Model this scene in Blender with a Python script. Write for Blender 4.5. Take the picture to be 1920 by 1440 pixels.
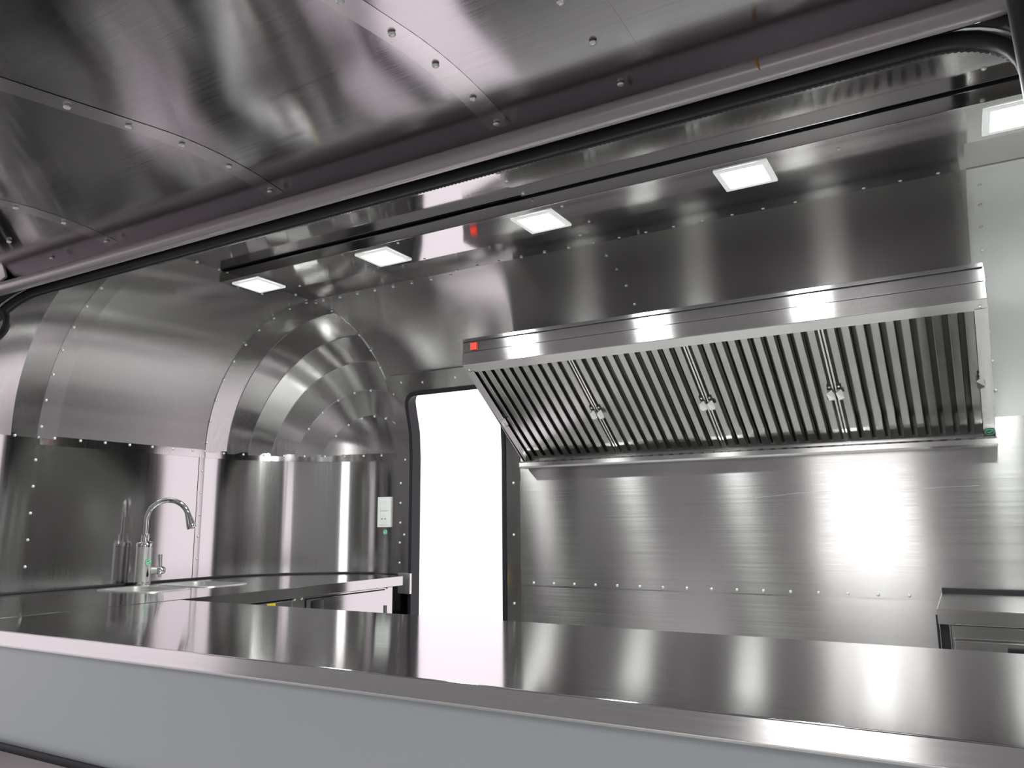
import bpy, bmesh, math, random
from mathutils import Vector, Matrix

for o in list(bpy.data.objects):
    bpy.data.objects.remove(o, do_unlink=True)
S = bpy.context.scene
COL = S.collection
rnd = random.Random(7)

# ------------------------------------------------------------------ camera
cd = bpy.data.cameras.new('camera'); cam = bpy.data.objects.new('camera', cd); COL.objects.link(cam)
cd.sensor_width = 36.0; cd.lens = 36.0 * 1449.0 / 1920.0; cd.clip_start = 0.02
_a, _b, _g = -0.52263, 0.17625, -0.00896
_f = Vector((math.sin(_a) * math.cos(_b), math.cos(_a) * math.cos(_b), math.sin(_b)))
_r = Vector((math.cos(_a), -math.sin(_a), 0)); _u = _r.cross(_f)
_r2 = _r * math.cos(_g) + _u * math.sin(_g); _u2 = -_r * math.sin(_g) + _u * math.cos(_g)
cam.matrix_world = Matrix((( _r2.x, _u2.x, -_f.x, 0), (_r2.y, _u2.y, -_f.y, 0), (_r2.z, _u2.z, -_f.z, 0), (0, 0, 0, 1)))
S.camera = cam
# ------------------------------------------------------------------ world, exposure
W = bpy.data.worlds.new('world'); S.world = W; W.use_nodes = True
bg = W.node_tree.nodes['Background']
bg.inputs[0].default_value = (1.0, 0.91, 0.965, 1); bg.inputs[1].default_value = 1.28
S.view_settings.view_transform = 'Standard'; S.view_settings.look = 'None'
S.view_settings.gamma = 1.0; S.view_settings.use_curve_mapping = False
S.view_settings.exposure = 0.12
S.cycles.max_bounces = 12; S.cycles.glossy_bounces = 10
LED_STRENGTH = 220.0

# ------------------------------------------------------------------ materials
def new_mat(name):
    m = bpy.data.materials.new(name); m.use_nodes = True
    nt = m.node_tree; return m, nt, nt.nodes['Principled BSDF']

def plain(name, col, rough=0.5, metal=0.0, coat=0.0, spec=0.5):
    m, nt, p = new_mat(name)
    p.inputs['Base Color'].default_value = (*col, 1); p.inputs['Roughness'].default_value = rough
    p.inputs['Metallic'].default_value = metal; p.inputs['Coat Weight'].default_value = coat
    p.inputs['Specular IOR Level'].default_value = spec
    t = nt.nodes.new('ShaderNodeTexNoise'); t.inputs['Scale'].default_value = 14; t.inputs['Detail'].default_value = 4
    mr = nt.nodes.new('ShaderNodeMapRange'); mr.inputs[3].default_value = max(0.02, rough - 0.04); mr.inputs[4].default_value = rough + 0.04
    nt.links.new(t.outputs['Fac'], mr.inputs[0]); nt.links.new(mr.outputs[0], p.inputs['Roughness'])
    return m

def steel(name, grain=(1, 0, 0), rough=0.3, aniso=0.9, col=(0.62, 0.61, 0.605), wave=0.0008, wscale=2.2, brush=0.04, smear=None):
    """brushed stainless: grain runs along `grain`, highlights smear across it"""
    m, nt, p = new_mat(name); N = nt.nodes; L = nt.links
    p.inputs['Base Color'].default_value = (*col, 1); p.inputs['Metallic'].default_value = 1.0
    geo = N.new('ShaderNodeNewGeometry')
    cr = N.new('ShaderNodeVectorMath'); cr.operation = 'CROSS_PRODUCT'; cr.inputs[1].default_value = grain
    L.new(geo.outputs['True Normal'], cr.inputs[0])
    p.inputs['Anisotropic'].default_value = aniso
    if smear is not None:                       # polish direction turns with the sheet: give the smear axis itself
        cx = N.new('ShaderNodeCombineXYZ')
        for i_ in range(3): cx.inputs[i_].default_value = smear[i_]
        L.new(cx.outputs[0], p.inputs['Tangent'])
    else:
        L.new(cr.outputs[0], p.inputs['Tangent'])
    # brush lines
    tc = N.new('ShaderNodeTexCoord'); mp = N.new('ShaderNodeMapping')
    mp.inputs['Scale'].default_value = [1.2 if abs(g) > .5 else 260.0 for g in grain]
    L.new(tc.outputs['Object'], mp.inputs[0])
    n1 = N.new('ShaderNodeTexNoise'); n1.inputs['Scale'].default_value = 1.0; n1.inputs['Detail'].default_value = 3
    L.new(mp.outputs[0], n1.inputs['Vector'])
    mr = N.new('ShaderNodeMapRange'); mr.inputs[1].default_value = .3; mr.inputs[2].default_value = .7
    mr.inputs[3].default_value = rough - brush; mr.inputs[4].default_value = rough + brush
    L.new(n1.outputs['Fac'], mr.inputs[0]); L.new(mr.outputs[0], p.inputs['Roughness'])
    # oil-canning of the sheet
    n2 = N.new('ShaderNodeTexNoise'); n2.inputs['Scale'].default_value = wscale; n2.inputs['Detail'].default_value = 1.0
    L.new(tc.outputs['Object'], n2.inputs['Vector'])
    bp = N.new('ShaderNodeBump'); bp.inputs['Strength'].default_value = 1.0; bp.inputs['Distance'].default_value = wave
    L.new(n2.outputs['Fac'], bp.inputs['Height']); L.new(bp.outputs[0], p.inputs['Normal'])
    return m

M = {}
SC = (0.565, 0.555, 0.555)
M['wallX'] = steel('brushed_steel_wall', (1, 0, 0), 0.215, 1.0, SC, wave=0.0008, brush=.02)
M['wallY'] = steel('brushed_steel_end_wall', (0, 0, 1), 0.24, 1.0, SC, wave=0.0006, brush=.02, smear=(0, 1, 0))
M['wallZ'] = steel('brushed_steel_upright_grain', (0, 0, 1), 0.13, 0.85, SC, wave=0.0010, wscale=1.6, brush=.02, smear=(0, 0, 1))
M['dome'] = steel('brushed_steel_dome', (0, 0, 1), 0.16, 0.85, SC, wave=0.0003, brush=.02, smear=(0, 1, 0))
M['ceil'] = steel('bright_steel_ceiling', (1, 0, 0), 0.07, 0.8, SC, wave=0.0004, brush=.015)
M['hatch'] = steel('bright_steel_hatch', (1, 0, 0), 0.11, 1.0, (0.46, 0.44, 0.46), wave=0.0008, wscale=2.5, brush=.02)
M['counter'] = steel('brushed_steel_counter', (1, 0, 0), 0.085, 0.9, SC, wave=0.0002, brush=.02)
M['worktop'] = steel('brushed_steel_worktop', (0, 1, 0), 0.10, 0.8, SC, wave=0.0003, brush=.02)
M['edge'] = steel('brushed_steel_edge', (1, 0, 0), 0.2, 0.95, SC, wave=0.0003, brush=.02)
M['hood'] = steel('brushed_steel_hood', (1, 0, 0), 0.22, 1.0, SC, wave=0.0002, brush=.02)
M['slat'] = steel('polished_steel_slat', (0, 0, 1), 0.14, 0.3, (0.74, 0.735, 0.72), wave=0.0006, wscale=6, brush=.02)
M['rear'] = steel('shaded_steel_slat', (0, 0, 1), 0.3, 0.2, (0.22, 0.215, 0.21), wave=0.0004, wscale=6, brush=.02)  # darker copy of the slat steel: shade in the gaps put into the colour
M['cabinet'] = steel('brushed_steel_cabinet', (0, 1, 0), 0.13, 0.7, SC, wave=0.0003, brush=.02)
M['fridge'] = steel('brushed_steel_fridge', (1, 0, 0), 0.18, 0.95, SC, wave=0.0003, brush=.02)
M['pale'] = plain('dull_aluminium_sheet', (0.86, 0.87, 0.86), 0.36, 0.5)
M['seam'] = steel('satin_steel_seam', (1, 0, 0), 0.2, 0.6, (0.6, 0.58, 0.59), wave=0.0003, brush=.02)
M['chrome'] = plain('chrome', (0.8, 0.8, 0.8), 0.07, 1.0)
M['rivet'] = plain('rivet_steel', (0.88, 0.88, 0.87), 0.3, 0.55)
M['satin'] = plain('satin_steel', (0.68, 0.68, 0.67), 0.36, 0.9)
M['rail'] = plain('rail_satin', (0.40, 0.365, 0.37), 0.32, 0.35)
M['rubber'] = plain('black_rubber', (0.02, 0.02, 0.024), 0.5, spec=0.25)
M['black'] = plain('black_plastic', (0.015, 0.015, 0.017), 0.35)
M['dark'] = plain('dark_gap', (0.01, 0.01, 0.01), 0.8)
M['hall'] = plain('hall_wall_paint', (0.25, 0.27, 0.255), 0.6)
M['skin'] = plain('grey_painted_skin', (0.45, 0.495, 0.515), 0.3, 0.0, 0.12)
M['white'] = plain('white_plastic', (0.82, 0.83, 0.82), 0.3)
M['red'] = plain('red_plastic', (0.85, 0.03, 0.01), 0.3)
M['green'] = plain('green_sticker', (0.0, 0.40, 0.16), 0.4)
M['stickerw'] = plain('sticker_white', (0.85, 0.88, 0.86), 0.4)
M['yellow'] = plain('yellow_sticker', (0.9, 0.68, 0.02), 0.4)
M['floor'] = plain('trailer_floor', (0.80, 0.795, 0.785), 0.35, 0.3)
M['frame_w'] = plain('lamp_frame', (0.8, 0.8, 0.78), 0.4)
def emit(name, col, s):
    m, nt, p = new_mat(name)
    p.inputs['Base Color'].default_value = (0.8, 0.8, 0.8, 1)
    p.inputs['Emission Color'].default_value = (*col, 1); p.inputs['Emission Strength'].default_value = s
    return m
M['rim'] = emit('backlit_lamp_rim', (0.95, 1.0, 0.96), 0.36)
M['led'] = emit('led_diffuser', (0.95, 1.0, 0.96), LED_STRENGTH)
M['softglow'] = emit('added_glow_pane', (1.0, 1.0, 0.98), 3.4)  # added glow standing for a softbox, no daylight behind it
def ground_mat():
    m, nt, p = new_mat('tiled_hall_floor'); N = nt.nodes; L = nt.links
    tc = N.new('ShaderNodeTexCoord'); b = N.new('ShaderNodeTexNoise'); b.inputs['Scale'].default_value = 1.5; b.inputs['Detail'].default_value = 5
    cr = N.new('ShaderNodeValToRGB'); cr.color_ramp.elements[0].color = (.20, .21, .20, 1); cr.color_ramp.elements[1].color = (.27, .28, .27, 1)
    L.new(tc.outputs['Object'], b.inputs[0]); L.new(b.outputs['Fac'], cr.inputs[0]); L.new(cr.outputs[0], p.inputs['Base Color'])
    p.inputs['Roughness'].default_value = 0.35
    return m
M['ground'] = ground_mat()

# ------------------------------------------------------------------ helpers
def tag(o, label=None, cat=None, group=None, kind=None):
    if label: o['label'] = label
    if cat: o['category'] = cat
    if group: o['group'] = group
    if kind: o['kind'] = kind
    return o
def empty(name, loc, **k):
    o = bpy.data.objects.new(name, None); COL.objects.link(o); o.location = loc; o.empty_display_size = .05
    return tag(o, **k)
def adopt(o, parent):
    o.parent = parent
    p = parent; t = Vector((0, 0, 0))
    while p is not None:
        t += Vector(p.location) ; p = p.parent
    # every mesh is written in world coordinates
    if parent.type == 'EMPTY' or tuple(parent.location) != (0, 0, 0):
        o.matrix_parent_inverse = Matrix.Translation(-Vector(root_of(parent).location))
    return o
def root_of(o):
    while o.parent is not None: o = o.parent
    return o
def link(name, bm, mat, parent=None, smooth=False, angle=None):
    me = bpy.data.meshes.new(name)
    bmesh.ops.recalc_face_normals(bm, faces=bm.faces[:])
    bm.to_mesh(me); bm.free()
    me.materials.append(mat)
    if smooth or angle:
        for p in me.polygons: p.use_smooth = True
        if angle: me.set_sharp_from_angle(angle=math.radians(angle))
    o = bpy.data.objects.new(name, me); COL.objects.link(o)
    if parent is not None: adopt(o, parent)
    return o
def link_raw(name, verts, faces, mat, parent=None, smooth=True):
    me = bpy.data.meshes.new(name); me.from_pydata(verts, [], faces); me.materials.append(mat)
    if smooth:
        for p in me.polygons: p.use_smooth = True
    o = bpy.data.objects.new(name, me); COL.objects.link(o)
    if parent is not None: adopt(o, parent)
    return o
def add_box(bm, lo, hi, bev=0.0):
    c = [(a + b) / 2 for a, b in zip(lo, hi)]; s = [abs(b - a) for a, b in zip(lo, hi)]
    r = bmesh.ops.create_cube(bm, size=1.0, matrix=Matrix.Translation(c) @ Matrix.Diagonal((*s, 1)))
    if bev:
        es = list({e for v in r['verts'] for e in v.link_edges})
        bmesh.ops.bevel(bm, geom=es, offset=bev, segments=2, profile=.6, affect='EDGES')
def box(name, lo, hi, mat, parent=None, bev=0.0):
    bm = bmesh.new(); add_box(bm, lo, hi, bev)
    return link(name, bm, mat, parent)
def add_tube(bm, pts, r, seg=12, closed=False, cap=True):
    pts = [Vector(p) for p in pts]; n = len(pts); rings = []
    rr = r if isinstance(r, (list, tuple)) else [r] * n
    t0 = (pts[1] - pts[0]).normalized(); ref = Vector((0, 0, 1)) if abs(t0.z) < .9 else Vector((1, 0, 0))
    side = t0.cross(ref).normalized()
    for i, p in enumerate(pts):
        if closed: t = (pts[(i + 1) % n] - pts[i - 1]).normalized()
        else: t = (pts[min(i + 1, n - 1)] - pts[max(i - 1, 0)]).normalized()
        side = (side - t * side.dot(t)).normalized(); up = t.cross(side)
        rings.append([bm.verts.new(p + (side * math.cos(2 * math.pi * k / seg) + up * math.sin(2 * math.pi * k / seg)) * rr[i]) for k in range(seg)])
    for i in range(n if closed else n - 1):
        A, B = rings[i], rings[(i + 1) % n]
        for k in range(seg): bm.faces.new((A[k], A[(k + 1) % seg], B[(k + 1) % seg], B[k]))
    if cap and not closed:
        bm.faces.new(rings[0][::-1]); bm.faces.new(rings[-1])
def tube(name, pts, r, mat, parent=None, seg=12, closed=False):
    bm = bmesh.new(); add_tube(bm, pts, r, seg, closed); return link(name, bm, mat, parent, angle=50)
def lathe(bm, prof, origin, axis=(0, 0, 1), seg=28):
    ax = Vector(axis).normalized(); q = Vector((0, 0, 1)).rotation_difference(ax); rings = []
    for r, h in prof:
        rings.append([bm.verts.new(Vector(origin) + q @ Vector((r * math.cos(2 * math.pi * k / seg), r * math.sin(2 * math.pi * k / seg), h))) for k in range(seg)])
    for A, B in zip(rings[:-1], rings[1:]):
        for k in range(seg): bm.faces.new((A[k], A[(k + 1) % seg], B[(k + 1) % seg], B[k]))
    bm.faces.new(rings[0][::-1]); bm.faces.new(rings[-1])
def sheet(name, fn, nu, nv, mat, parent=None, thick=0.0, inward=None, smooth=True):
    """surface from fn(u,v), u,v in 0..1; thickness goes away from `inward`"""
    verts = [Vector(fn(i / nu, j / nv)) for j in range(nv + 1) for i in range(nu + 1)]
    faces = [(j * (nu + 1) + i, j * (nu + 1) + i + 1, (j + 1) * (nu + 1) + i + 1, (j + 1) * (nu + 1) + i) for j in range(nv) for i in range(nu)]
    if inward is not None:
        f = faces[len(faces) // 2]; a, b, c, d = [verts[k] for k in f]
        if (c - a).cross(d - b).dot(Vector(inward)) < 0: faces = [t[::-1] for t in faces]
    flip = len(faces) > 0 and inward is not None
    nrm = [Vector((0, 0, 0)) for _ in verts]
    for f in faces:
        a, b, c, d = [verts[k] for k in f]; n = (c - a).cross(d - b)
        if n.length > 0:
            n.normalize()
            for k in f: nrm[k] += n
    V = [tuple(v) for v in verts]; F = list(faces)
    if thick:
        back = [tuple(v - (n.normalized() if n.length > 0 else n) * thick) for v, n in zip(verts, nrm)]
        k0 = len(V); V += back; F += [tuple(k + k0 for k in f[::-1]) for f in faces]
        W1 = nu + 1
        rim = [j for j in range(W1)] + [j * W1 + nu for j in range(1, nv + 1)] + [nv * W1 + i for i in range(nu - 1, -1, -1)] + [j * W1 for j in range(nv - 1, 0, -1)]
        for i in range(len(rim)):
            p, q = rim[i], rim[(i + 1) % len(rim)]
            k1 = len(V); V += [tuple(verts[p]), tuple(verts[q]), back[q], back[p]]; F.append((k1, k1 + 1, k1 + 2, k1 + 3))
    return link_raw(name, V, F, mat, parent, smooth)
def prism_x(bm, prof, x0, x1):
    """closed (y,z) profile extruded along x"""
    A = [bm.verts.new((x0, y, z)) for y, z in prof]; B = [bm.verts.new((x1, y, z)) for y, z in prof]
    n = len(prof)
    bm.faces.new(A); bm.faces.new(B[::-1])
    for i in range(n): bm.faces.new((A[i], B[i], B[(i + 1) % n], A[(i + 1) % n]))
def rivet_into(bm, p, n, r=0.0042):
    lathe(bm, [(r, 0.0), (r * .95, r * .3), (r * .7, r * .55), (r * .3, r * .68)], p, n, 8)
def rivets(name, spots, parent, r=0.0062):
    bm = bmesh.new()
    for p, n in spots: rivet_into(bm, p, n, r)
    return tag(link(name, bm, M['rivet'], parent, smooth=True), kind='stuff')

# ------------------------------------------------------------------ trailer numbers (camera at the origin, metres)
XL, YW, R, ZS = -3.2, 3.2, 0.67, 0.348          # end wall, far wall, roof radius, springing height
XC, YC, ZC = XL + R, YW - R, ZS + R              # -2.53, 2.53, 1.018
YF, YFC = 1.13, 1.74                             # street side wall and its springing
XR = 2.3; ZFL = -1.17; ZG = -1.62; ZCT = -0.258  # far right end, trailer floor, ground, counter height
def ywall(z): return YW if z <= ZS else YC + math.sqrt(max(0, R * R - (z - ZS) ** 2))
def wall_n(z):
    if z <= ZS: return Vector((0, -1, 0))
    return Vector((0, YC - ywall(z), ZS - z)).normalized()

# ------------------------------------------------------------------ ground, floor
ground = sheet('ground', lambda u, v: (-12 + 22 * u, -10 + 13.3 * v, ZG), 1, 1, M['ground']); tag(ground, kind='structure')
# hall behind the street side: a wall around one tall added glowing panel
HYW = -6.0
hall = empty('wall_hall', (1.0, HYW, ZG), kind='structure')
WX0, WX1 = -1.95, -.55
box('hall_wall_pier', (-9.5, HYW - .3, ZG), (WX0, HYW, 3.4), M['hall'], hall)
box('hall_wall_pier', (WX1, HYW - .3, ZG), (9.0, HYW, 3.4), M['hall'], hall)
box('hall_wall_above_glow', (WX0, HYW - .3, 2.3), (WX1, HYW, 3.4), M['hall'], hall)
box('hall_wall_below_glow', (WX0, HYW - .3, ZG), (WX1, HYW, -.75), M['hall'], hall)
hglow = empty('added_glow_panel_1', ((WX0 + WX1) / 2, HYW - .15, -.75), kind='structure')  # glowing panel added behind the camera in place of a softbox
for k in range(2):
    for j in range(3):
        xa = WX0 + .03 + (WX1 - WX0 - .03) * k / 2; za = -.72 + 3.0 * j / 3
        box('added_glow_panel_pane', (xa, HYW - .16, za), (xa + (WX1 - WX0 - .03) / 2 - .03, HYW - .15, za + .97), M['softglow'], hglow)
for k in range(3):
    xa = WX0 + (WX1 - WX0 - .03) * k / 2; box('added_glow_panel_bar', (xa, HYW - .18, -.75), (xa + .03, HYW - .10, 2.3), M['frame_w'], hglow)
for j in range(4):
    za = -.75 + 3.0 * j / 3; box('added_glow_panel_bar', (WX0 + .03, HYW - .179, za), (WX1, HYW - .101, za + .03), M['frame_w'], hglow)
fl = box('floor', (XL, YF, ZFL - .04), (XR, YW, ZFL), M['floor']); tag(fl, kind='structure')

# ------------------------------------------------------------------ far wall
DX0, DX1, DZT = -2.445, -1.877, .66              # doorway
wb = empty('wall_back', (-.5, YW, ZFL), kind='structure')
def back_patch(name, x0, x1, z0, z1, off, nv, mat=None, thick=.012):
    return sheet(name, lambda u, v: (x0 + (x1 - x0) * u, ywall(z0 + (z1 - z0) * v) + 0 * u, z0 + (z1 - z0) * v) if off == 0 else
                 tuple(Vector((x0 + (x1 - x0) * u, ywall(z0 + (z1 - z0) * v), z0 + (z1 - z0) * v)) + wall_n(z0 + (z1 - z0) * v) * off),
                 2, nv, mat or M['wallX'], wb, thick, (0, -1, -.2))
def back_curve(name, x0, x1, t0, t1, off, nv=24, mat=None):
    """roof curve, angle t from springing (0) to ceiling (90)"""
    rr = R - off
    def fn(u, v):
        t = math.radians(t0 + (t1 - t0) * v)
        return (x0 + (x1 - x0) * u, YC + rr * math.cos(t), ZS + rr * math.sin(t))
    return sheet(name, fn, 2, nv, mat or M['wallX'], wb, .012, (0, -1, -1))
tdoor = math.degrees(math.asin((DZT - ZS) / R))
back_curve('upper_sheet', XC, -1.80, tdoor, 90, 0)
back_curve('upper_sheet', -1.80, -1.095, 0, 90, 0)
back_curve('upper_sheet', -1.125, .125, 0, 90, .003)
back_curve('upper_sheet', .10, XR, 0, 90, .006, mat=M['pale'])
sheet('lower_sheet', lambda u, v: (-1.82 + (XR + 1.82) * u, YW - .014 * (1 - v), ZFL + (-.25 - ZFL) * v), 1, 1, M['wallX'], wb, .012, (0, -1, 0))
back_patch('splash_sheet', -1.80, XR, -.287, ZS, .006, 1)
sp = [((x, YW - .006, -.275), (0, -1, 0)) for x in [-1.734 + .1022 * i for i in range(16)]]
rivets('rivets', sp, wb)
sp = [((-1.71 + .1022 * i, YC - .012, ZC - .001), (0, 0, -1)) for i in range(0, 18)]
sp += [((-2.48 + .1022 * i, YC + .03, ZC - .002), (0, -.05, -1)) for i in range(0, 8)]
for t in range(8, 88, 9):
    a = math.radians(t); sp.append(((-1.10, YC + (R - .003) * math.cos(a), ZS + (R - .003) * math.sin(a)), (0, -math.cos(a), -math.sin(a))))
    sp.append(((.135, YC + (R - .006) * math.cos(a), ZS + (R - .006) * math.sin(a)), (0, -math.cos(a), -math.sin(a))))
rivets('rivets', sp, wb)

# long scratch in the splash sheet, a rust run on the rail is added with the hatch
sx = [(-.72, .086), (-.672, .089), (-.62, .094), (-.55, .101), (-.433, .104), (-.36, .102), (-.284, .104), (-.18, .104), (-.09, .106), (-.06, .1085), (-.023, .110), (.02, .1095), (.051, .111)]
tube('scratch', [(x, YW - .0062, z) for x, z in sx], .0004, M['satin'], wb, 5)
# ------------------------------------------------------------------ doorway
def rrect(x0, x1, z0, z1, r, n=8, close_bottom=True):
    p = []
    for cx, cz, a0 in ((x1 - r, z1 - r, 0), (x0 + r, z1 - r, 90)):
        for i in range(n + 1):
            a = math.radians(a0 + 90 * i / n); p.append((cx + r * math.cos(a), cz + r * math.sin(a)))
    # straight runs need points where the wall bends
    zs = [z1 - r - (z1 - r - z0) * i / 14 for i in range(1, 15)]
    return [(x1, z) for z in zs[::-1]] + p + [(x0, z) for z in zs]
def wall_pt(x, z, off): return Vector((x, ywall(z), z)) + wall_n(z) * off
def ring(name, out, inn, off, depth, mat, parent):
    n = len(out); V = []; F = []
    for (xo, zo), (xi, zi) in zip(out, inn):
        V += [wall_pt(xo, zo, 0), wall_pt(xo, zo, off), wall_pt(xi, zi, off), wall_pt(xi, zi, off - depth)]
    for i in range(n - 1):
        a, b = 4 * i, 4 * (i + 1)
        for k in range(3): F.append((a + k, a + k + 1, b + k + 1, b + k))
    me = bpy.data.meshes.new(name); me.from_pydata([tuple(v) for v in V], [], F); me.materials.append(mat)
    bm = bmesh.new(); bm.from_mesh(me); bpy.data.meshes.remove(me)
    return link(name, bm, mat, parent, angle=35)
dr = empty('door_1', ((DX0 + DX1) / 2, YW, ZFL), kind='structure')
out = rrect(-2.53, -1.80, ZFL, .745, .05); inn = rrect(DX0, DX1, ZFL, DZT, .075)
ring('door_frame', out, inn, .010, .06, M['wallZ'], dr)
g0 = rrect(DX0 - .001, DX1 + .001, ZFL, DZT + .001, .076); g1 = rrect(DX0 + .018, DX1 - .018, ZFL, DZT - .018, .06)
ring('door_gasket', g0, g1, .016, .07, M['rubber'], dr)
rivets('rivets', [(wall_pt(x, z, .010), wall_n(z)) for x, z in
       [(-2.50, .66), (-2.43, .71), (-2.30, .70), (-2.10, .705), (-1.90, .705), (-2.47, .56), (-2.478, .32), (-2.478, -.06), (-2.478, -.34), (-1.835, .18), (-1.835, -.06), (-1.835, -.37), (-2.505, .20), (-2.505, .1), (-2.505, .0), (-2.505, -.1), (-2.505, -.2)]], dr)
box('striker_plate', (-2.505, YW - .022, -.35), (DX0 + .001, YW - .009, -.25), M['satin'], dr, .002)
box('striker_plate', (DX0 - .012, YW - .03, -.35), (DX0 + .022, YW - .014, -.25), M['satin'], dr, .003)

# ------------------------------------------------------------------ end wall and its two rounded corners
wl = empty('wall_left', (XL, 2.1, ZFL), kind='structure')
sheet('lower_sheet', lambda u, v: (XL, YFC + (YC - YFC) * u, ZFL + (.36 - ZFL) * v), 2, 2, M['wallZ'], wl, .012, (1, 0, 0))
def upper_left(u, v):
    a = math.radians(90 * v); return (XC - R * math.cos(a), 1.80 + (YC - 1.80) * u, ZS + R * math.sin(a))
sheet('upper_sheet', upper_left, 2, 32, M['wallY'], wl, .012, (1, 0, -1))
def strip_left(y0, y1, o0, o1):
    def fn(u, v):
        a = math.radians(90 * v); rr = R - (o0 + (o1 - o0) * u)
        return (XC - rr * math.cos(a), y0 + (y1 - y0) * u, ZS + rr * math.sin(a))
    return fn
sheet('seam_strip', strip_left(1.725, 1.805, .006, .001), 1, 32, M['wallY'], wl, .004, (1, 0, -1))
sheet('seam_strip', lambda u, v: (XL + .0035 - .0025 * v, YFC + (YC - YFC) * u, .322 + .038 * v), 1, 1, M['wallZ'], wl, .001, (1, 0, 0))
sheet('seam_strip', lambda u, v: (XL + .0026 - .0006 * u, 2.500 + .034 * u, ZFL + (.322 - ZFL) * v), 1, 1, M['wallZ'], wl, .001, (1, 0, 0))
sheet('seam_strip', lambda u, v: (XL + .0026 - .0006 * u, YFC - .018 + .036 * u, ZFL + (.322 - ZFL) * v), 1, 1, M['wallZ'], wl, .001, (1, 0, 0))
# corner uprights
def corner(yc, sgn, z0, z1, r):
    def fn(u, v):
        a = math.radians(90 * u); return (XC - r * math.cos(a), yc + sgn * r * math.sin(a), z0 + (z1 - z0) * v)
    return fn
sheet('corner_sheet', corner(YC, 1, ZFL, .36, R - .002), 28, 1, M['wallZ'], wl, .012, (1, -1, 0))
def corner_band(u, v):
    a = math.radians(90 * u); r = R - .0055 + .0025 * v
    return (XC - r * math.cos(a), YC + r * math.sin(a), .322 + .038 * v)
sheet('seam_strip', corner_band, 28, 1, M['wallZ'], wl, .001, (1, -1, 0))
sheet('corner_sheet', corner(YFC, -1, ZFL, .36, R - .002), 28, 1, M['wallZ'], wl, .012, (1, 1, 0))
# dome gores: boundaries in degrees towards the far (or street) wall, at the bottom seam and at the top arc
GB = [0, 10.5, 20, 30, 40.5, 52, 90]; GT = [0, 14, 31, 46, 62, 77, 90]
def gore(k, yc, sgn):
    def fn(u, v):
        ps = v; b = GB[k] + (GB[k + 1] - GB[k]) * u; t = GT[k] + (GT[k + 1] - GT[k]) * u
        ph = math.radians(b + (t - b) * ps)
        a = math.radians(90 * ps)
        rr = R - (.004 * (1 - u))
        return (XC - rr * math.cos(ph) * math.cos(a), yc + sgn * rr * math.sin(ph), ZS + rr * math.cos(ph) * math.sin(a))
    return fn
def facet(k, yc, sgn):
    f = gore(k, yc, sgn)
    def fn(u, v):
        if k == 5: return f(u, v)
        A = Vector(f(0, v)); B = Vector(f(1, v)); bul = Vector(f(u, v))
        return A.lerp(B, u).lerp(bul, .35)
    return fn
for k in range(6):
    sheet('dome_gore', facet(k, YC, 1), 6 if k < 5 else 12, 28, M['dome'], wl, .006, (1, -1, -1))
    sheet('dome_gore', facet(k, YFC, -1), 6 if k < 5 else 12, 28, M['dome'], wl, .006, (1, 1, -1))
sp = [((XL + .002, y, .352), (1, 0, 0)) for y in (1.73, 1.795, 1.904, 2.014, 2.129, 2.242, 2.351, 2.46, 2.53)]
sp += [((XL + .0025, 1.728, z), (1, 0, 0)) for z in (.26, .155, .05, -.054, -.157)]
sp += [((XL + .0025, 2.520, z), (1, 0, 0)) for z in (.256, .151, .046, -.057, -.161)]
for i in range(1, 10):
    a = math.radians(90 * i / 10); n = (math.cos(a), -math.sin(a), 0); n2 = (math.cos(a), math.sin(a), 0)
    sp.append(((XC - (R - .003) * math.cos(a), YC + (R - .003) * math.sin(a), .35), n))
    sp.append(((XC - (R - .003) * math.cos(a), YFC - (R - .003) * math.sin(a), .35), n2))
for i in range(0, 10):
    a = math.radians(4 + 88 * i / 9.5); n = (math.cos(a), 0, -math.sin(a))
    for y in (1.735, YC + .004): sp.append(((XC - (R - .006) * math.cos(a), y, ZS + (R - .006) * math.sin(a)), n))
    sp.append(((XC + .004, YC + (R - .005) * math.cos(a), ZS + (R - .005) * math.sin(a)), (0, -math.cos(a), -math.sin(a))))
for ph in (66, 54):
    f = gore(4 if ph == 66 else 5, YC, 1)
    for v in (.2, .35, .5, .65, .8):
        p = Vector(f(.02, v)); sp.append((p, (Vector((XC, YC, ZS)) - p).normalized()))
rivets('rivets', sp, wl)

# ------------------------------------------------------------------ ceiling
ce = empty('ceiling', (-.5, 2.1, ZC), kind='structure')
sheet('ceiling_sheet', lambda u, v: (XC + (-1.095 - XC) * u, YFC + (YC - YFC) * v, ZC), 1, 1, M['ceil'], ce, .012, (0, 0, -1))
sheet('ceiling_sheet', lambda u, v: (-1.12 + (XR + 1.12) * u, YFC + (YC - YFC) * v, ZC - .003), 1, 1, M['ceil'], ce, .012, (0, 0, -1))
rivets('rivets', [((XC + .006, 1.80 + .105 * i, ZC - .001), (0, 0, -1)) for i in range(7)] + [((-1.105, 1.79 + .105 * i, ZC - .003), (0, 0, -1)) for i in range(7)]
       + [((.135, y, ZC - .003), (0, 0, -1)) for y in (1.85, 1.95)], ce)

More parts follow.
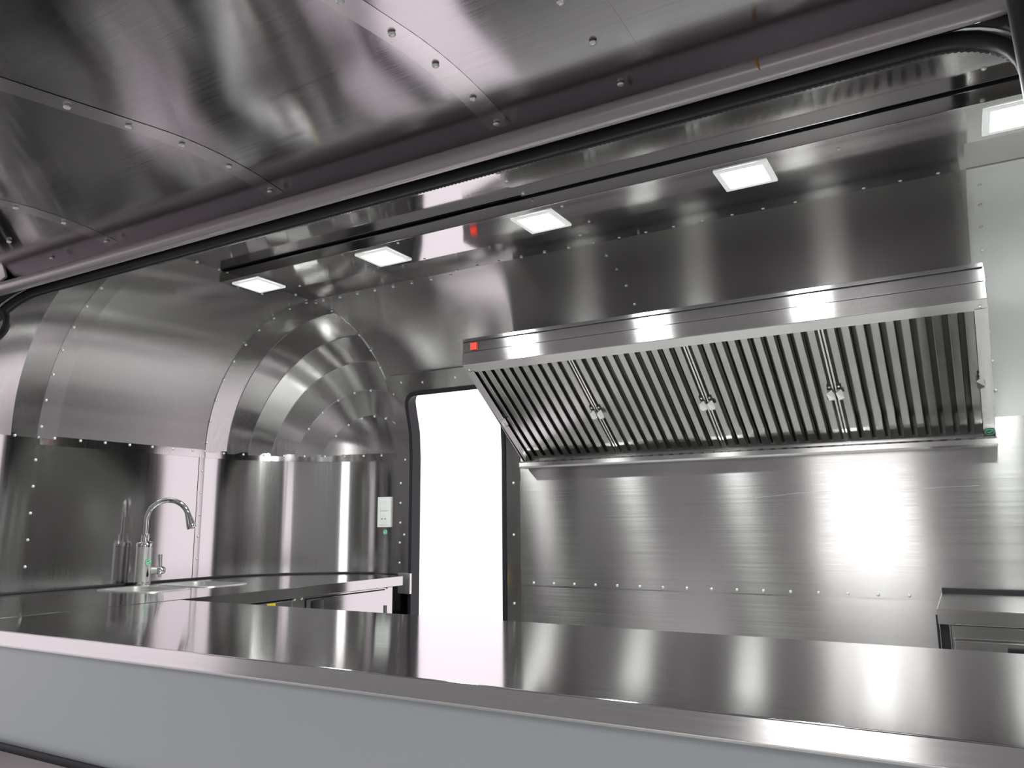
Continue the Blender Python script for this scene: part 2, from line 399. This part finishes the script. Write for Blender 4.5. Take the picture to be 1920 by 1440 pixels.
# ------------------------------------------------------------------ street side wall with the serving opening
OX0, OX1, OZ0 = -2.56, .135, ZCT
wf = empty('wall_front', (-.5, YF, ZFL), kind='structure')
RF = YFC - YF
TOP = 38.0                                       # angle on the roof curve where the opening ends
def front_curve(name, x0, x1, t0, t1):
    def fn(u, v):
        t = math.radians(t0 + (t1 - t0) * v); return (x0 + (x1 - x0) * u, YFC - RF * math.cos(t), ZS + RF * math.sin(t))
    return sheet(name, fn, 2, 20, M['ceil'], wf, .016, (0, 1, -1))
front_curve('upper_sheet', XC, XR, TOP + 1.0, 90)
front_curve('upper_sheet', OX1 + .0, XR, 0, TOP + 1)
for n, x0, x1, z0, z1, y_ in (('lower_sheet', XC, XR, ZFL, ZCT - .05, 1.26), ('side_sheet', OX1, XR, ZCT - .05, ZS, YF)):
    sheet(n, lambda u, v: (x0 + (x1 - x0) * u, y_, z0 + (z1 - z0) * v), 1, 1, M['wallX'], wf, .016, (0, 1, 0))
wr = box('wall_right', (XR, YF, ZFL), (XR + .03, YW, ZC + .02), M['wallY']); tag(wr, kind='structure')

# ------------------------------------------------------------------ gasket and rail of the opening
def opening_path(off_y, off_z, dx=0.0, dz=0.0, r=.12):
    zt = ZS + RF * math.sin(math.radians(TOP)) + dz
    pts = []
    def P(x, z):
        y = YF if z <= ZS else YFC - math.sqrt(max(0, RF * RF - (z - ZS) ** 2))
        return (x, y + off_y, z + off_z)
    x0, x1 = OX0 - dx, OX1 + dx
    for i in range(11): pts.append(P(x0, ZCT + (zt - r - ZCT) * i / 11))
    for i in range(9):
        a = math.radians(180 - 90 * i / 8); pts.append(P(x0 + r + r * math.cos(a), zt - r + r * math.sin(a)))
    for i in range(1, 24): pts.append(P(x0 + r + (x1 - x0 - 2 * r) * i / 24, zt))
    for i in range(9):
        a = math.radians(90 - 90 * i / 8); pts.append(P(x1 - r + r * math.cos(a), zt - r + r * math.sin(a)))
    for i in range(1, 12): pts.append(P(x1, zt - r - (zt - r - ZCT) * i / 11))
    return pts
t1 = empty('trim_1', (-1.2, YF, .65), kind='structure')
tube('gasket', opening_path(.012, .0), .013, M['rubber'], t1, 10)
tube('gasket', opening_path(-.012, .012, .01, .006), .011, M['rubber'], t1, 10)
bp_ = [Vector(p) for p in opening_path(.022, -.008)]; rib = []
for p, q in zip(bp_[:-1], bp_[1:]):
    n_ = max(1, int((q - p).length / .0045)); rib += [p.lerp(q, i / n_) for i in range(n_)]
tube('gasket_bead', rib, [.0052 + .0018 * (i % 2) for i in range(len(rib))], M['rubber'], t1, 8)

# ------------------------------------------------------------------ raised hatch
hx0, hx1 = -2.62, .62
def hz(y):                                        # straight run towards the street, arched near the hinge
    if y <= .88: return .777 + .145 * (y - .88)
    t = y - .88; return .777 + .145 * t - .485 * t * t
ht = empty('serving_hatch', (-1.1, 1.22, .77))
tag(ht, 'raised stainless steel serving hatch with riveted underside over the opening', 'hatch')
edges = [hx0, -1.977, -1.344, -.724, -.40, hx1]
for i, (a, b) in enumerate(zip(edges[:-1], edges[1:])):
    o_ = .0003 * (i % 2)
    sheet('hatch_sheet', lambda u, v, a=a, b=b, o_=o_: (a - .02 + (b - a + .02) * u, .22 + 1.02 * v, hz(.22 + 1.02 * v) - o_), 2, 30, M['hatch'], ht, .0006, (0, 0, -1))
for x, w in ((-.724, .05), (-1.344, .05), (-1.977, .05)):
    sheet('seam_strip', lambda u, v, x=x, w=w: (x - w / 2 + w * u, .22 + 1.0 * v, hz(.22 + 1.0 * v) - .0009), 1, 30, M['seam'], ht, .0004, (0, 0, -1))
me_r = None
for x in (-.724, -1.344, -1.977, -2.239, -.461):
    for k in range(9):
        y = 1.20 - .12 * k + (.04 if x == -.724 else 0)
        y = min(y, 1.205)
        if me_r is None:
            bm = bmesh.new(); rivet_into(bm, (0, 0, 0), (0, 0, -1), .0068)
            r0 = link('rivet', bm, M['rivet'], None, smooth=True); me_r = r0.data; o = r0
        else:
            o = bpy.data.objects.new('rivet', me_r); COL.objects.link(o)
        o.location = (x, y, hz(y) - .003); adopt(o, ht)
tube('hinge_rail', [(hx0, 1.205, .722), (hx1, 1.205, .722)], .020, M['rail'], ht, 20)
sheet('edge_lip', lambda u, v: (hx0 + (hx1 - hx0) * u, 1.207 + .034 * v, .740 + (hz(1.24) - .7415) * v), 1, 1, M['seam'], ht, .002, (0, -1, -1))
sheet('back_skin', lambda u, v: (hx0 + (hx1 - hx0) * u, .20 + 1.04 * v, hz(.20 + 1.04 * v) + .022), 1, 20, M['skin'], ht, .004, (0, 0, -1))
bm = bmesh.new(); add_tube(bm, [(-.224 + .006 * i / 6, 1.205 - .0203 * math.cos(math.radians(45 - 12 * i)), .722 + .0203 * math.sin(math.radians(45 - 12 * i))) for i in range(7)], [.0035, .004, .0028, .0022, .002, .0017, .001], 6)
link('rust_run', bm, plain('rust', (.33, .17, .05), .8), ht)
# gas strut at the right
gs = empty('gas_strut', (.115, 1.0, .77)); tag(gs, 'black gas strut propping the hatch at the right edge of the opening', 'strut')
tube('strut_body', [(.112, .98, .775), (.150, 1.035, -.12)], .022, M['black'], gs, 20)
tube('strut_rod', [(.150, 1.035, -.12), (.155, 1.042, -.28)], .008, M['chrome'], gs, 12)
# rubber loop at the left corner
lp = [(-2.532 + .083 * math.cos(a), 1.20, .606 + .046 * math.sin(a)) for a in [2 * math.pi * i / 28 for i in range(28)]]
o = tube('rubber_loop', lp, .011, M['rubber'], None, 10, True); tag(o, 'black rubber loop hanging inside the upper left corner of the opening', 'loop')

# ------------------------------------------------------------------ serving counter
YB, YT = 1.83, 1.098
sc = empty('serving_counter', (-.9, 1.45, ZCT)); tag(sc, 'long brushed stainless steel serving counter across the foreground', 'counter')
CX0, CX1 = -2.4015, 1.3
bm = bmesh.new(); add_box(bm, (CX0, YT + .007, ZCT - .03), (CX1, YB, ZCT), .002); link('countertop', bm, M['counter'], sc)
bm = bmesh.new(); prism_x(bm, [(YT, ZCT - .031), (YT + .0036, ZCT - .0015), (YT + .0050, ZCT - .0003), (YT + .0065, ZCT - .001), (YT + .0065, ZCT - .031)], -2.75, CX1); link('front_edge', bm, M['edge'], sc)
box('bottom_lip', (-2.75, YT - .001, ZCT - .036), (CX1, YT + .02, ZCT - .031), M['satin'], sc, .001)
box('end_plate', (-2.75, YT + .007, ZCT - .03), (CX0 - .001, YT + .03, ZCT - .001), M['counter'], sc)
# outer skin under the counter, rounded at its foot
sk = []
for i in range(13):
    a = math.radians(90 * i / 12); sk.append((YT + .012 + .04 * (1 - math.cos(a)), -.492 - .04 * math.sin(a)))
prof = [(YT + .012, ZCT - .034), (YT + .012, -.47)] + sk + [(YT + .07, -.532), (YT + .07, ZCT - .034)]
bm = bmesh.new(); prism_x(bm, prof, -2.9, 1.6); o = link('wall_outside', bm, M['skin'], None, angle=30); tag(o, kind='structure')
tube('foot_shade_strip', [(-2.9, YT + .040, -.536), (1.6, YT + .040, -.536)], .013, M['rubber'], o, 12)  # black strip added for the shade under the rounded foot
o = box('wall_outside_base', (-2.9, YT + .10, -1.35), (1.6, YT + .13, -.54), M['rail']); tag(o, kind='structure')

# ------------------------------------------------------------------ light housing and lamps
LZ = .971
lh = empty('light_housing', (-.6, 2.13, ZC)); tag(lh, 'long boxed stainless steel light housing under the ceiling', 'light housing')
bm = bmesh.new(); add_box(bm, (-2.543, 2.03, LZ), (XR - .01, 2.245, ZC - .0085), .0015); link('housing_box', bm, M['ceil'], lh)
box('top_gasket', (-2.54, 2.034, ZC - .0085), (XR - .01, 2.24, ZC - .0035), M['dark'], lh)
rivets('screws', [((x, y, LZ), (0, 0, -1)) for x, y in ((-2.52, 2.235), (-2.3, 2.235), (-1.66, 2.235), (-.98, 2.22), (-1.0, 2.06), (-1.64, 2.05), (-.2, 2.1))], lh, .005)
lamp0 = empty('ceiling_light', (-2.432, 2.145, LZ))
def lamp_parts(root):
    x, y, z = root.location; a, b = .0745, .058
    bm = bmesh.new()
    A = [(-a, -a), (a, -a), (a, a), (-a, a)]
    vo = [bm.verts.new((x + p, y + q, z - .0005)) for p, q in A]; vt = [bm.verts.new((x + p * .985, y + q * .985, z - .005)) for p, q in A]
    vi = [bm.verts.new((x + p * b / a, y + q * b / a, z - .005)) for p, q in A]; vd = [bm.verts.new((x + p * b / a, y + q * b / a, z - .0025)) for p, q in A]
    for P, Q in ((vo, vt), (vt, vi), (vi, vd)):
        for i in range(4): bm.faces.new((P[i], P[(i + 1) % 4], Q[(i + 1) % 4], Q[i]))
    link('lamp_frame', bm, M['rim'], root)
    bm = bmesh.new()
    bm.faces.new([bm.verts.new((x + p * b / a, y + q * b / a, z - .003)) for p, q in A[::-1]])
    bmesh.ops.bevel(bm, geom=bm.verts[:], offset=.012, segments=3, affect='VERTICES')
    o = link('diffuser', bm, M['led'], root)
lamp_parts(lamp0)
def copy_tree(o, parent=None):
    c = o.copy(); COL.objects.link(c)
    if parent is not None:
        mi = o.matrix_parent_inverse.copy(); c.parent = parent; c.matrix_parent_inverse = mi
    for ch in list(o.children): copy_tree(ch, c)
    return c
lamps = [lamp0] + [copy_tree(lamp0) for _ in range(5)]  # last copy is an unseen lamp added to brighten the right end
for o, x, lb in zip(lamps, (-2.432, -1.777, -1.115, -.452, .205, .862),
        ('lit square ceiling lamp at the end of the housing, above the dome corner', 'lit square ceiling lamp second from the dome end of the housing',
         'lit square ceiling lamp third from the dome end, left of the hood panel', 'lit square ceiling lamp above the middle of the range hood', 'lit square ceiling lamp half hidden by the black strut', 'added lit square ceiling lamp, out of view, next along the housing beyond the black strut')):
    o.location = (x, 2.138, LZ); tag(o, lb, 'lamp', 'square lamps along the light housing')

# ------------------------------------------------------------------ range hood
hx0, hx1 = -1.757, .119
HY, HB = 2.64, 3.165
rh = empty('range_hood', ((hx0 + hx1) / 2, 3.0, .25)); tag(rh, 'wide stainless steel range hood with sloped filter front on the far wall', 'range hood')
def xbox(name, x0, x1, y0, y1, z0, z1, mat, par, bev=.0015): return box(name, (x0, y0, z0), (x1, y1, z1), mat, par, bev)
xbox('top_plate', hx0, hx1, HY - .003, 3.05, .742, .756, M['hood'], rh)
xbox('top_gap', hx0 + .004, hx1 - .004, HY + .002, HY + .02, .735, .745, M['dark'], rh, 0)
xbox('upper_band', hx0, hx1, HY, HY + .012, .6985, .7375, M['hood'], rh)
xbox('lower_band', hx0, hx1, HY - .006, HY + .012, .643, .6955, M['hood'], rh)
sl = Vector((0, .526, -.372)).normalized(); nn = Vector((0, sl.z, -sl.y)).normalized()
if nn.y > 0: nn = -nn
S0 = Vector((0, HY - .002, .645)); SLEN = (Vector((0, 3.165, .273)) - Vector((0, HY, .645))).length
def on_slope(x, s, w): p = S0 + sl * s + nn * w; return Vector((x, p.y, p.z))
def slope_box(bm, x0, x1, s0, s1, w0, w1):
    V = [bm.verts.new(on_slope(x, s, w)) for x in (x0, x1) for s in (s0, s1) for w in (w0, w1)]
    for f in ((0, 1, 3, 2), (4, 6, 7, 5), (0, 4, 5, 1), (2, 3, 7, 6), (0, 2, 6, 4), (1, 5, 7, 3)): bm.faces.new([V[i] for i in f])
bm = bmesh.new(); slope_box(bm, hx0, hx1, .0, .046, -.012, .0); link('top_channel', bm, M['hood'], rh)
bm = bmesh.new(); slope_box(bm, hx0, hx0 + .036, .04, SLEN - .01, -.04, .002); link('side_channel', bm, M['hood'], rh)
bm = bmesh.new(); slope_box(bm, hx1 - .036, hx1, .04, SLEN - .01, -.04, .002); link('side_channel', bm, M['hood'], rh)
for x0, x1 in ((hx0, hx0 + .003), (hx1 - .003, hx1)):
    bm = bmesh.new()
    pr = [(HY, .645), (HY, .755), (3.04, .755), (3.12, .64), (3.17, .5), (3.19, .38), (3.19, .25), (HB, .262)]
    prism_x(bm, pr, x0, x1); link('side_panel', bm, M['hood'], rh)
prof = [(3.122, .273), (3.112, .266), (3.112, .249), (3.12, .242), (3.188, .242), (3.188, .262), (3.14, .265)]
bm = bmesh.new(); prism_x(bm, prof, hx0 - .002, hx1 + .002); link('grease_gutter', bm, M['hood'], rh, angle=30)
bm = bmesh.new(); prism_x(bm, [(3.03, .74), (3.04, .742), (3.12, .63), (3.17, .5), (3.19, .38), (3.19, .29), (3.18, .29), (3.18, .38), (3.16, .5), (3.11, .63)], hx0 + .004, hx1 - .004); link('back_panel', bm, M['floor'], rh)
sw = box('switch_plate', (-1.722, HY - .002, .7000), (-1.678, HY + .001, .7360), M['hood'], rh)
box('rocker_switch', (-1.714, HY - .009, .703), (-1.686, HY - .002, .733), M['red'], sw, .002)
rivets('rivets', [(on_slope(hx0 + .02, .03, .001), nn), (on_slope(hx1 - .02, .03, .001), nn)], rh, .005)

def sticker(name, c, n, up, r, parent=None):
    """green disc, white ring, white tick"""
    n = Vector(n).normalized(); up = Vector(up); side = up.cross(n).normalized(); up = n.cross(side)
    c = Vector(c)
    def disc(bm, r0, h):
        bm.faces.new([bm.verts.new(c + n * h + side * r0 * math.cos(2 * math.pi * k / 28) + up * r0 * math.sin(2 * math.pi * k / 28)) for k in range(28)])
    bm = bmesh.new(); lathe(bm, [(r, 0), (r, .0006)], c, n, 28); root = link(name, bm, M['green'], parent)
    bm = bmesh.new(); ra, rb = r * .86, r * .74
    A = [[bm.verts.new(c + n * .0010 + side * q * math.cos(2 * math.pi * k / 28) + up * q * math.sin(2 * math.pi * k / 28)) for k in range(28)] for q in (ra, rb)]
    for k in range(28): bm.faces.new((A[0][k], A[0][(k + 1) % 28], A[1][(k + 1) % 28], A[1][k]))
    def stroke(p, q, w):
        p = Vector(p); q = Vector(q); d = (q - p).normalized(); m = Vector((-d.y, d.x)) * w
        pts = [p - d * w + m, q + d * w + m, q + d * w - m, p - d * w - m]
        bm.faces.new([bm.verts.new(c + n * .0010 + side * t.x * r + up * t.y * r) for t in pts])
    stroke((-.38, .02), (-.08, -.30), .09); stroke((-.08, -.30), (.40, .30), .09)
    link('tick_mark', bm, M['stickerw'], root)
    return root
sticker('sticker', on_slope(.1015, .607, .0035), nn, (0, 0, 1), .017, rh)

# filters
FW, FP = .455, .4605
def make_filter(cx):
    root = empty('grease_filter', on_slope(cx, SLEN / 2, 0))
    bm = bmesh.new(); s0, s1 = .044, SLEN - .018
    x0, x1 = cx - FW / 2, cx + FW / 2
    slope_box(bm, x0, x0 + .006, s0, s1, -.06, -.006); slope_box(bm, x1 - .006, x1, s0, s1, -.06, -.006)
    slope_box(bm, x0 + .006, x1 - .006, s0 - .02, s0 + .004, -.06, -.014); slope_box(bm, x0 + .006, x1 - .006, s1 - .004, s1 + .012, -.06, -.014)
    link('filter_frame', bm, M['slat'], root)
    n = 10; p = (FW - .012) / n
    def slat_bm(xc, w, lip, base, sgn):
        bm = bmesh.new()
        prof = [(-w / 2 + .002, base - sgn * lip), (-w / 2, base - sgn * .002), (-w / 2 + .0025, base), (w / 2 - .0025, base), (w / 2, base - sgn * .002), (w / 2 - .002, base - sgn * lip)]
        rows = [[bm.verts.new(on_slope(xc + a, s, b)) for a, b in prof] for s in (s0, s0 + (s1 - s0) * .33, s0 + (s1 - s0) * .66, s1)]
        for A, B in zip(rows[:-1], rows[1:]):
            for k in range(5): bm.faces.new((A[k], A[k + 1], B[k + 1], B[k]))
        bmesh.ops.solidify(bm, geom=bm.faces[:], thickness=.0008)
        return bm
    first = link('slat', slat_bm(x0 + .006 + p / 2, p * .62, .024, -.008, 1), M['slat'], root, angle=35)
    for k in range(1, n):
        c = first.copy(); COL.objects.link(c); c.location.x += p * k
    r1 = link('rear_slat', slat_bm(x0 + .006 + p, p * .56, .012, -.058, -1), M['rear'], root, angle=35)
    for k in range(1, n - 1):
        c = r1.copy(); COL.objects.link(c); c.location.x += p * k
    for sx in (-1, 1):
        hxp = cx + sx * (FW / 2 - .013); s = .345
        bm = bmesh.new()
        # mounting clip with rivets, and a hanging rounded tab
        slope_box(bm, hxp - .008, hxp + .008, s - .028, s - .004, -.008, -.004)
        link('handle_clip', bm, M['black'], root)
        bm = bmesh.new(); w = .013
        prof = [(-.006, 0, .0), (-w, .010, .008), (-w, .034, .012), (-w * .6, .043, .012), (w * .6, .043, .012), (w, .034, .012), (w, .010, .008), (.006, 0, .0)]
        bm.faces.new([bm.verts.new(on_slope(hxp + a, s - .006 + b, -.002 + c_)) for a, b, c_ in prof])
        bmesh.ops.solidify(bm, geom=bm.faces[:], thickness=.0015)
        hd = link('handle', bm, M['chrome'], root)
        bm = bmesh.new(); rivet_into(bm, on_slope(hxp, s - .018, -.004), nn, .004); link('handle_rivet', bm, M['rivet'], hd, smooth=True)
    return root
f0 = make_filter(-1.5105)
labs = ('slatted steel grease filter below the red switch, at the doorway end of the hood', 'slatted steel grease filter second from the doorway end of the hood',
        'slatted steel grease filter third from the doorway end of the hood', 'slatted steel grease filter beside the green sticker at the hood end')
base = f0.location.copy()
for k in range(4):
    o = f0 if k == 0 else copy_tree(f0)
    o.location = (base.x + FP * k, base.y, base.z); tag(o, labs[k], 'filter', 'baffle filters in the range hood')

# ------------------------------------------------------------------ sink cabinet, worktop, sinks, tap
FX = -2.415                                       # cabinet front
wt_pts = [(FX + .012, 1.16), (FX + .012, 3.085)]
cabz0 = ZFL
cab = empty('sink_cabinet', (-2.8, 2.1, ZFL)); tag(cab, 'stainless steel base cabinet with latched doors under the sink worktop', 'cabinet')
box('cabinet_body', (-3.05, 1.85, ZFL + .02), (FX - .02, 3.03, -.46), M['cabinet'], cab, .002)
box('face_frame', (FX - .02, 1.85, ZFL + .02), (FX - .004, 3.03, ZCT - .045), M['cabinet'], cab, .001)
box('end_panel', (-2.62, 3.015, -.46), (FX - .0205, 3.03, ZCT - .045), M['cabinet'], cab)
def cdoor(y0, y1, z0, z1, hinge_y, latch_y):
    d = box('cabinet_door', (FX - .003, y0, z0), (FX + .002, y1, z1), M['cabinet'], cab, .001)
    box('door_gap', (FX - .0038, y0 - .005, z0 - .005), (FX - .0030, y1 + .005, z1 + .005), M['dark'], cab)
    bm = bmesh.new(); add_box(bm, (FX + .001, latch_y - .035, z1 - .135), (FX + .008, latch_y + .035, z1 - .006), .006); l = link('latch', bm, M['black'], d, angle=40)
    tube('hinge', [(FX + .006, hinge_y, z1 - .07), (FX + .006, hinge_y, z1 - .15)], .007, M['chrome'], d, 12)
    return d
cdoor(2.455, 2.967, -.95, -.314, 2.972, 2.52)
d2 = cdoor(1.87, 2.375, -.95, -.309, 1.865, 1.93)
box('sticker', (FX + .002, 2.24, -.346), (FX + .0028, 2.285, -.311), M['yellow'], cab)
rivets('rivets', [((FX - .002, y, -.306), (1, 0, 0)) for y in (2.39, 2.43, 2.99)], cab)

wt = empty('sink_worktop', (-2.8, 2.1, ZCT)); tag(wt, 'stainless steel worktop with two sink cut-outs along the end wall', 'worktop')
SX0, SX1 = -3.075, -2.735
sinks = [(1.925, 2.165), (2.205, 2.455)]
def rr_pts(x0, x1, y0, y1, r, n=5):
    P = []
    for cx, cy, a0 in ((x1 - r, y1 - r, 0), (x0 + r, y1 - r, 90), (x0 + r, y0 + r, 180), (x1 - r, y0 + r, 270)):
        for i in range(n + 1):
            a = math.radians(a0 + 90 * i / n); P.append((cx + r * math.cos(a), cy + r * math.sin(a)))
    return P
outer = [(FX + .012, 1.16), (FX + .012, 3.085)]
for i in range(12, -1, -1):
    a = math.radians(90 * i / 12 * .87); outer.append((XC - (R - .004) * math.cos(a), YC + (R - .004) * math.sin(a)))
for i in range(0, 11):
    a = math.radians(90 * i / 12); outer.append((XC - (R - .004) * math.cos(a), YFC - (R - .004) * math.sin(a)))
bm = bmesh.new()
def loop_edges(pts, z):
    vs = [bm.verts.new((x, y, z)) for x, y in pts]
    return [bm.edges.new((vs[i], vs[(i + 1) % len(vs)])) for i in range(len(vs))]
E_ = loop_edges(outer, ZCT)
for y0, y1 in sinks: E_ += loop_edges(rr_pts(SX0 + .014, SX1 - .014, y0 + .014, y1 - .014, .05), ZCT)
bmesh.ops.triangle_fill(bm, edges=E_, use_beauty=True)
o = link('worktop_sheet', bm, M['worktop'], wt)
for p in o.data.polygons:
    pass
m_ = o.modifiers.new('thickness', 'SOLIDIFY'); m_.thickness = .002; m_.offset = 0
box('worktop_apron', (FX + .010, 1.16, ZCT - .042), (FX + .013, 3.086, ZCT + .0005), M['cabinet'], wt, .001)
box('worktop_end', (-2.50, 3.083, ZCT - .042), (FX + .013, 3.087, ZCT), M['cabinet'], wt)
bm = bmesh.new(); bk = [(x, y, ZCT + .004) for x, y in outer[2:]]; add_tube(bm, bk, .006, 6); link('wall_seal', bm, M['rubber'], wt)
for (y0, y1), lb in zip(sinks, ('inset steel sink bowl in front of the tap, nearer the serving counter', 'inset steel sink bowl beyond the tap, nearer the rounded corner')):
    s = empty('sink', ((SX0 + SX1) / 2, (y0 + y1) / 2, ZCT)); tag(s, lb, 'sink')
    bm = bmesh.new()
    rows = []
    for ins, z in ((0, .001), (.001, .004), (.008, .005), (.014, .002), (.016, -.01), (.022, -.12), (.04, -.15), (.10, -.155)):
        rows.append([bm.verts.new((x, y, ZCT + z)) for x, y in rr_pts(SX0 + ins, SX1 - ins, y0 + ins, y1 - ins, max(.012, .06 - ins * .4))])
    for A, B in zip(rows[:-1], rows[1:]):
        for k in range(len(A)): bm.faces.new((A[k], A[(k + 1) % len(A)], B[(k + 1) % len(A)], B[k]))
    bm.faces.new(rows[-1])
    link('bowl', bm, M['satin'], s, angle=50)
    bm = bmesh.new(); lathe(bm, [(.03, 0), (.028, .003), (.018, .001)], ((SX0 + SX1) / 2, (y0 + y1) / 2, ZCT - .155), (0, 0, 1), 20); link('drain', bm, M['chrome'], s)
TX, TY = -3.12, 2.185
tp = empty('tap', (TX, TY, ZCT)); tag(tp, 'steel heating tap with curved chrome spout behind the sinks', 'tap')
bm = bmesh.new(); lathe(bm, [(.035, .016), (.035, .165)], (TX, TY, ZCT), (0, 0, 1), 36); link('tap_body', bm, M['satin'], tp, angle=40)
bm = bmesh.new(); lathe(bm, [(.036, .0), (.036, .016)], (TX, TY, ZCT), (0, 0, 1), 36); link('base_ring', bm, M['chrome'], tp, angle=40)
bm = bmesh.new(); lathe(bm, [(.0355, .163), (.0362, .166), (.0362, .178), (.034, .181), (.02, .188)], (TX, TY, ZCT), (0, 0, 1), 36); link('collar', bm, M['chrome'], tp, angle=40)
bm = bmesh.new(); lathe(bm, [(.018, .185), (.0185, .215), (.017, .219)], (TX, TY, ZCT), (0, 0, 1), 28); link('spout_socket', bm, M['chrome'], tp, angle=40)
ang = math.radians(38); dx_, dy_ = math.cos(ang), math.sin(ang)
path = []; z0 = ZCT + .215
rs = .088
for i in range(5): path.append((TX, TY, z0 + .062 * i / 4))
for i in range(1, 18):
    a = math.radians(180 - 9.8 * i); path.append((TX + dx_ * (rs + rs * math.cos(a)), TY + dy_ * (rs + rs * math.cos(a)), z0 + .062 + rs * math.sin(a)))
tube('spout', path, .0115, M['chrome'], tp, 16)
e = Vector(path[-1]); d = (Vector(path[-1]) - Vector(path[-2])).normalized()
tube('nozzle', [e - d * .01, e + d * .004, e + d * .03, e + d * .045, e + d * .06], [.012, .0135, .017, .0195, .0195], M['chrome'], tp, 18)
vd = Vector((.62, .78, 0)).normalized()            # handle points away from the wall, along the sinks
hp = Vector((TX, TY, ZCT + .062))
tube('handle_stem', [hp + vd * .03, hp + vd * .058], .016, M['satin'], tp, 18)
hk = tube('handle_knob', [hp + vd * .056, hp + vd * .066, hp + vd * .082, hp + vd * .09], [.017, .0175, .016, .008], M['chrome'], tp, 18)
tube('lever', [hp + vd * .068 - Vector((0, 0, .03)), hp + vd * .068, hp + vd * .066 + Vector((0, 0, .035)), hp + vd * .064 + Vector((0, 0, .068))], [.007, .008, .008, .0095], M['chrome'], tp, 12)
cv = Vector((.80, -.60, 0)); cv = (Vector((0, 0, 0)) - Vector((TX, TY, 0))).normalized()
sd = Vector((cv.x * math.cos(.55) - cv.y * math.sin(.55), cv.x * math.sin(.55) + cv.y * math.cos(.55), 0))
sticker('sticker', Vector((TX, TY, ZCT + .098)) + sd * .0353, sd, (0, 0, 1), .0135, tp)
c0 = Vector((TX, TY, ZCT + .05)) + sd * .0356; sside = Vector((0, 0, 1)).cross(sd)
bm = bmesh.new(); bm.faces.new([bm.verts.new(c0 + sside * a + Vector((0, 0, b)) + sd * .0004) for a, b in ((0, .022), (-.0055, -.004), (-.004, -.012), (0, -.015), (.004, -.012), (.0055, -.004))]); link('indicator', bm, M['black'], tp)

# ------------------------------------------------------------------ socket on the rounded corner
sa = math.radians(83.4)
sc_ = Vector((XC - (R - .002) * math.cos(sa), YC + (R - .002) * math.sin(sa), 0)); sn = Vector((math.cos(sa), -math.sin(sa), 0)); ss = Vector((0, 0, 1)).cross(sn) * -1
if ss.x < 0: ss = -ss
def sbox(name, a0, a1, z0, z1, w0, w1, mat, par, bev=.0015):
    bm = bmesh.new(); add_box(bm, (a0, z0, w0), (a1, z1, w1), bev)
    mtx = Matrix(((ss.x, 0, sn.x, sc_.x), (ss.y, 0, sn.y, sc_.y), (0, 1, 0, 0), (0, 0, 0, 1)))
    bmesh.ops.transform(bm, matrix=mtx, verts=bm.verts[:]); return link(name, bm, mat, par)
so = empty('power_outlet', (sc_.x, sc_.y, .055)); tag(so, 'white wall plate with light switch over socket beside the doorway', 'outlet')
A0 = -.040; A1 = .040
zt_, zb_ = .132, -.022
sbox('wall_plate', A0, A1, zb_, zt_, .0, .011, M['white'], so, .002)
sbox('light_switch', A0 + .016, A1 - .016, .061, zt_ - .014, .009, .015, M['white'], so, .002)
k = sbox('socket', A0 + .016, A1 - .016, zb_ + .012, .050, .009, .014, M['white'], so, .002)
cz = (zb_ + .012 + .050) / 2; cc = sc_ + ss * ((A0 + A1) / 2) + Vector((0, 0, cz))
bm = bmesh.new(); lathe(bm, [(.0215, .0138), (.0205, .0155), (.0195, .0155), (.019, .0145), (.001, .0145)], cc, sn, 24); link('socket_ring', bm, M['frame_w'], k, angle=30)
for dx in (-.009, .009):
    bm = bmesh.new(); lathe(bm, [(.0032, .0145), (.0032, .0152)], cc + ss * dx, sn, 10); link('socket_hole', bm, M['dark'], k)
o = sticker('sticker', sc_ + ss * .003 + Vector((0, 0, -.047)) + sn * .0005, sn, (0, 0, 1), .0125)
tag(o, 'round green sticker with white tick on the wall below the socket', 'sticker')

# ------------------------------------------------------------------ fridge counter at the right
fr = empty('fridge_counter', (.6, 2.9, ZFL)); tag(fr, 'stainless steel fridge counter against the far wall at the right edge', 'fridge')
FX0, FX1, FY = -.098, 1.6, 2.63
box('fridge_top', (FX0, FY, ZCT - .045), (FX1, 3.175, ZCT - .003), M['fridge'], fr, .002)
box('wall_seal', (FX0 + .002, 3.172, ZCT - .03), (FX1, 3.194, ZCT + .016), M['rubber'], fr, .003)
box('fridge_body', (FX0 + .03, FY + .03, ZFL + .1), (FX1, 3.17, ZCT - .046), M['fridge'], fr, .002)
box('corner_post', (FX0 + .004, FY + .008, ZFL + .02), (FX0 + .027, FY + .032, ZCT - .047), M['black'], fr, .001)
box('side_seal', (FX0 - .004, FY + .002, ZFL + .02), (FX0 + .002, FY + .02, ZCT - .02), M['rubber'], fr)
box('upper_rail', (FX0 + .033, FY + .012, ZCT - .083), (FX1, FY + .034, ZCT - .048), M['fridge'], fr, .001)
d = box('fridge_drawer', (FX0 + .036, FY + .008, ZCT - .34), (FX0 + .62, FY + .034, ZCT - .088), M['fridge'], fr, .003)
box('drawer_handle', (FX0 + .165, FY + .000, ZCT - .15), (FX0 + .49, FY + .009, ZCT - .100), M['black'], d, .004)
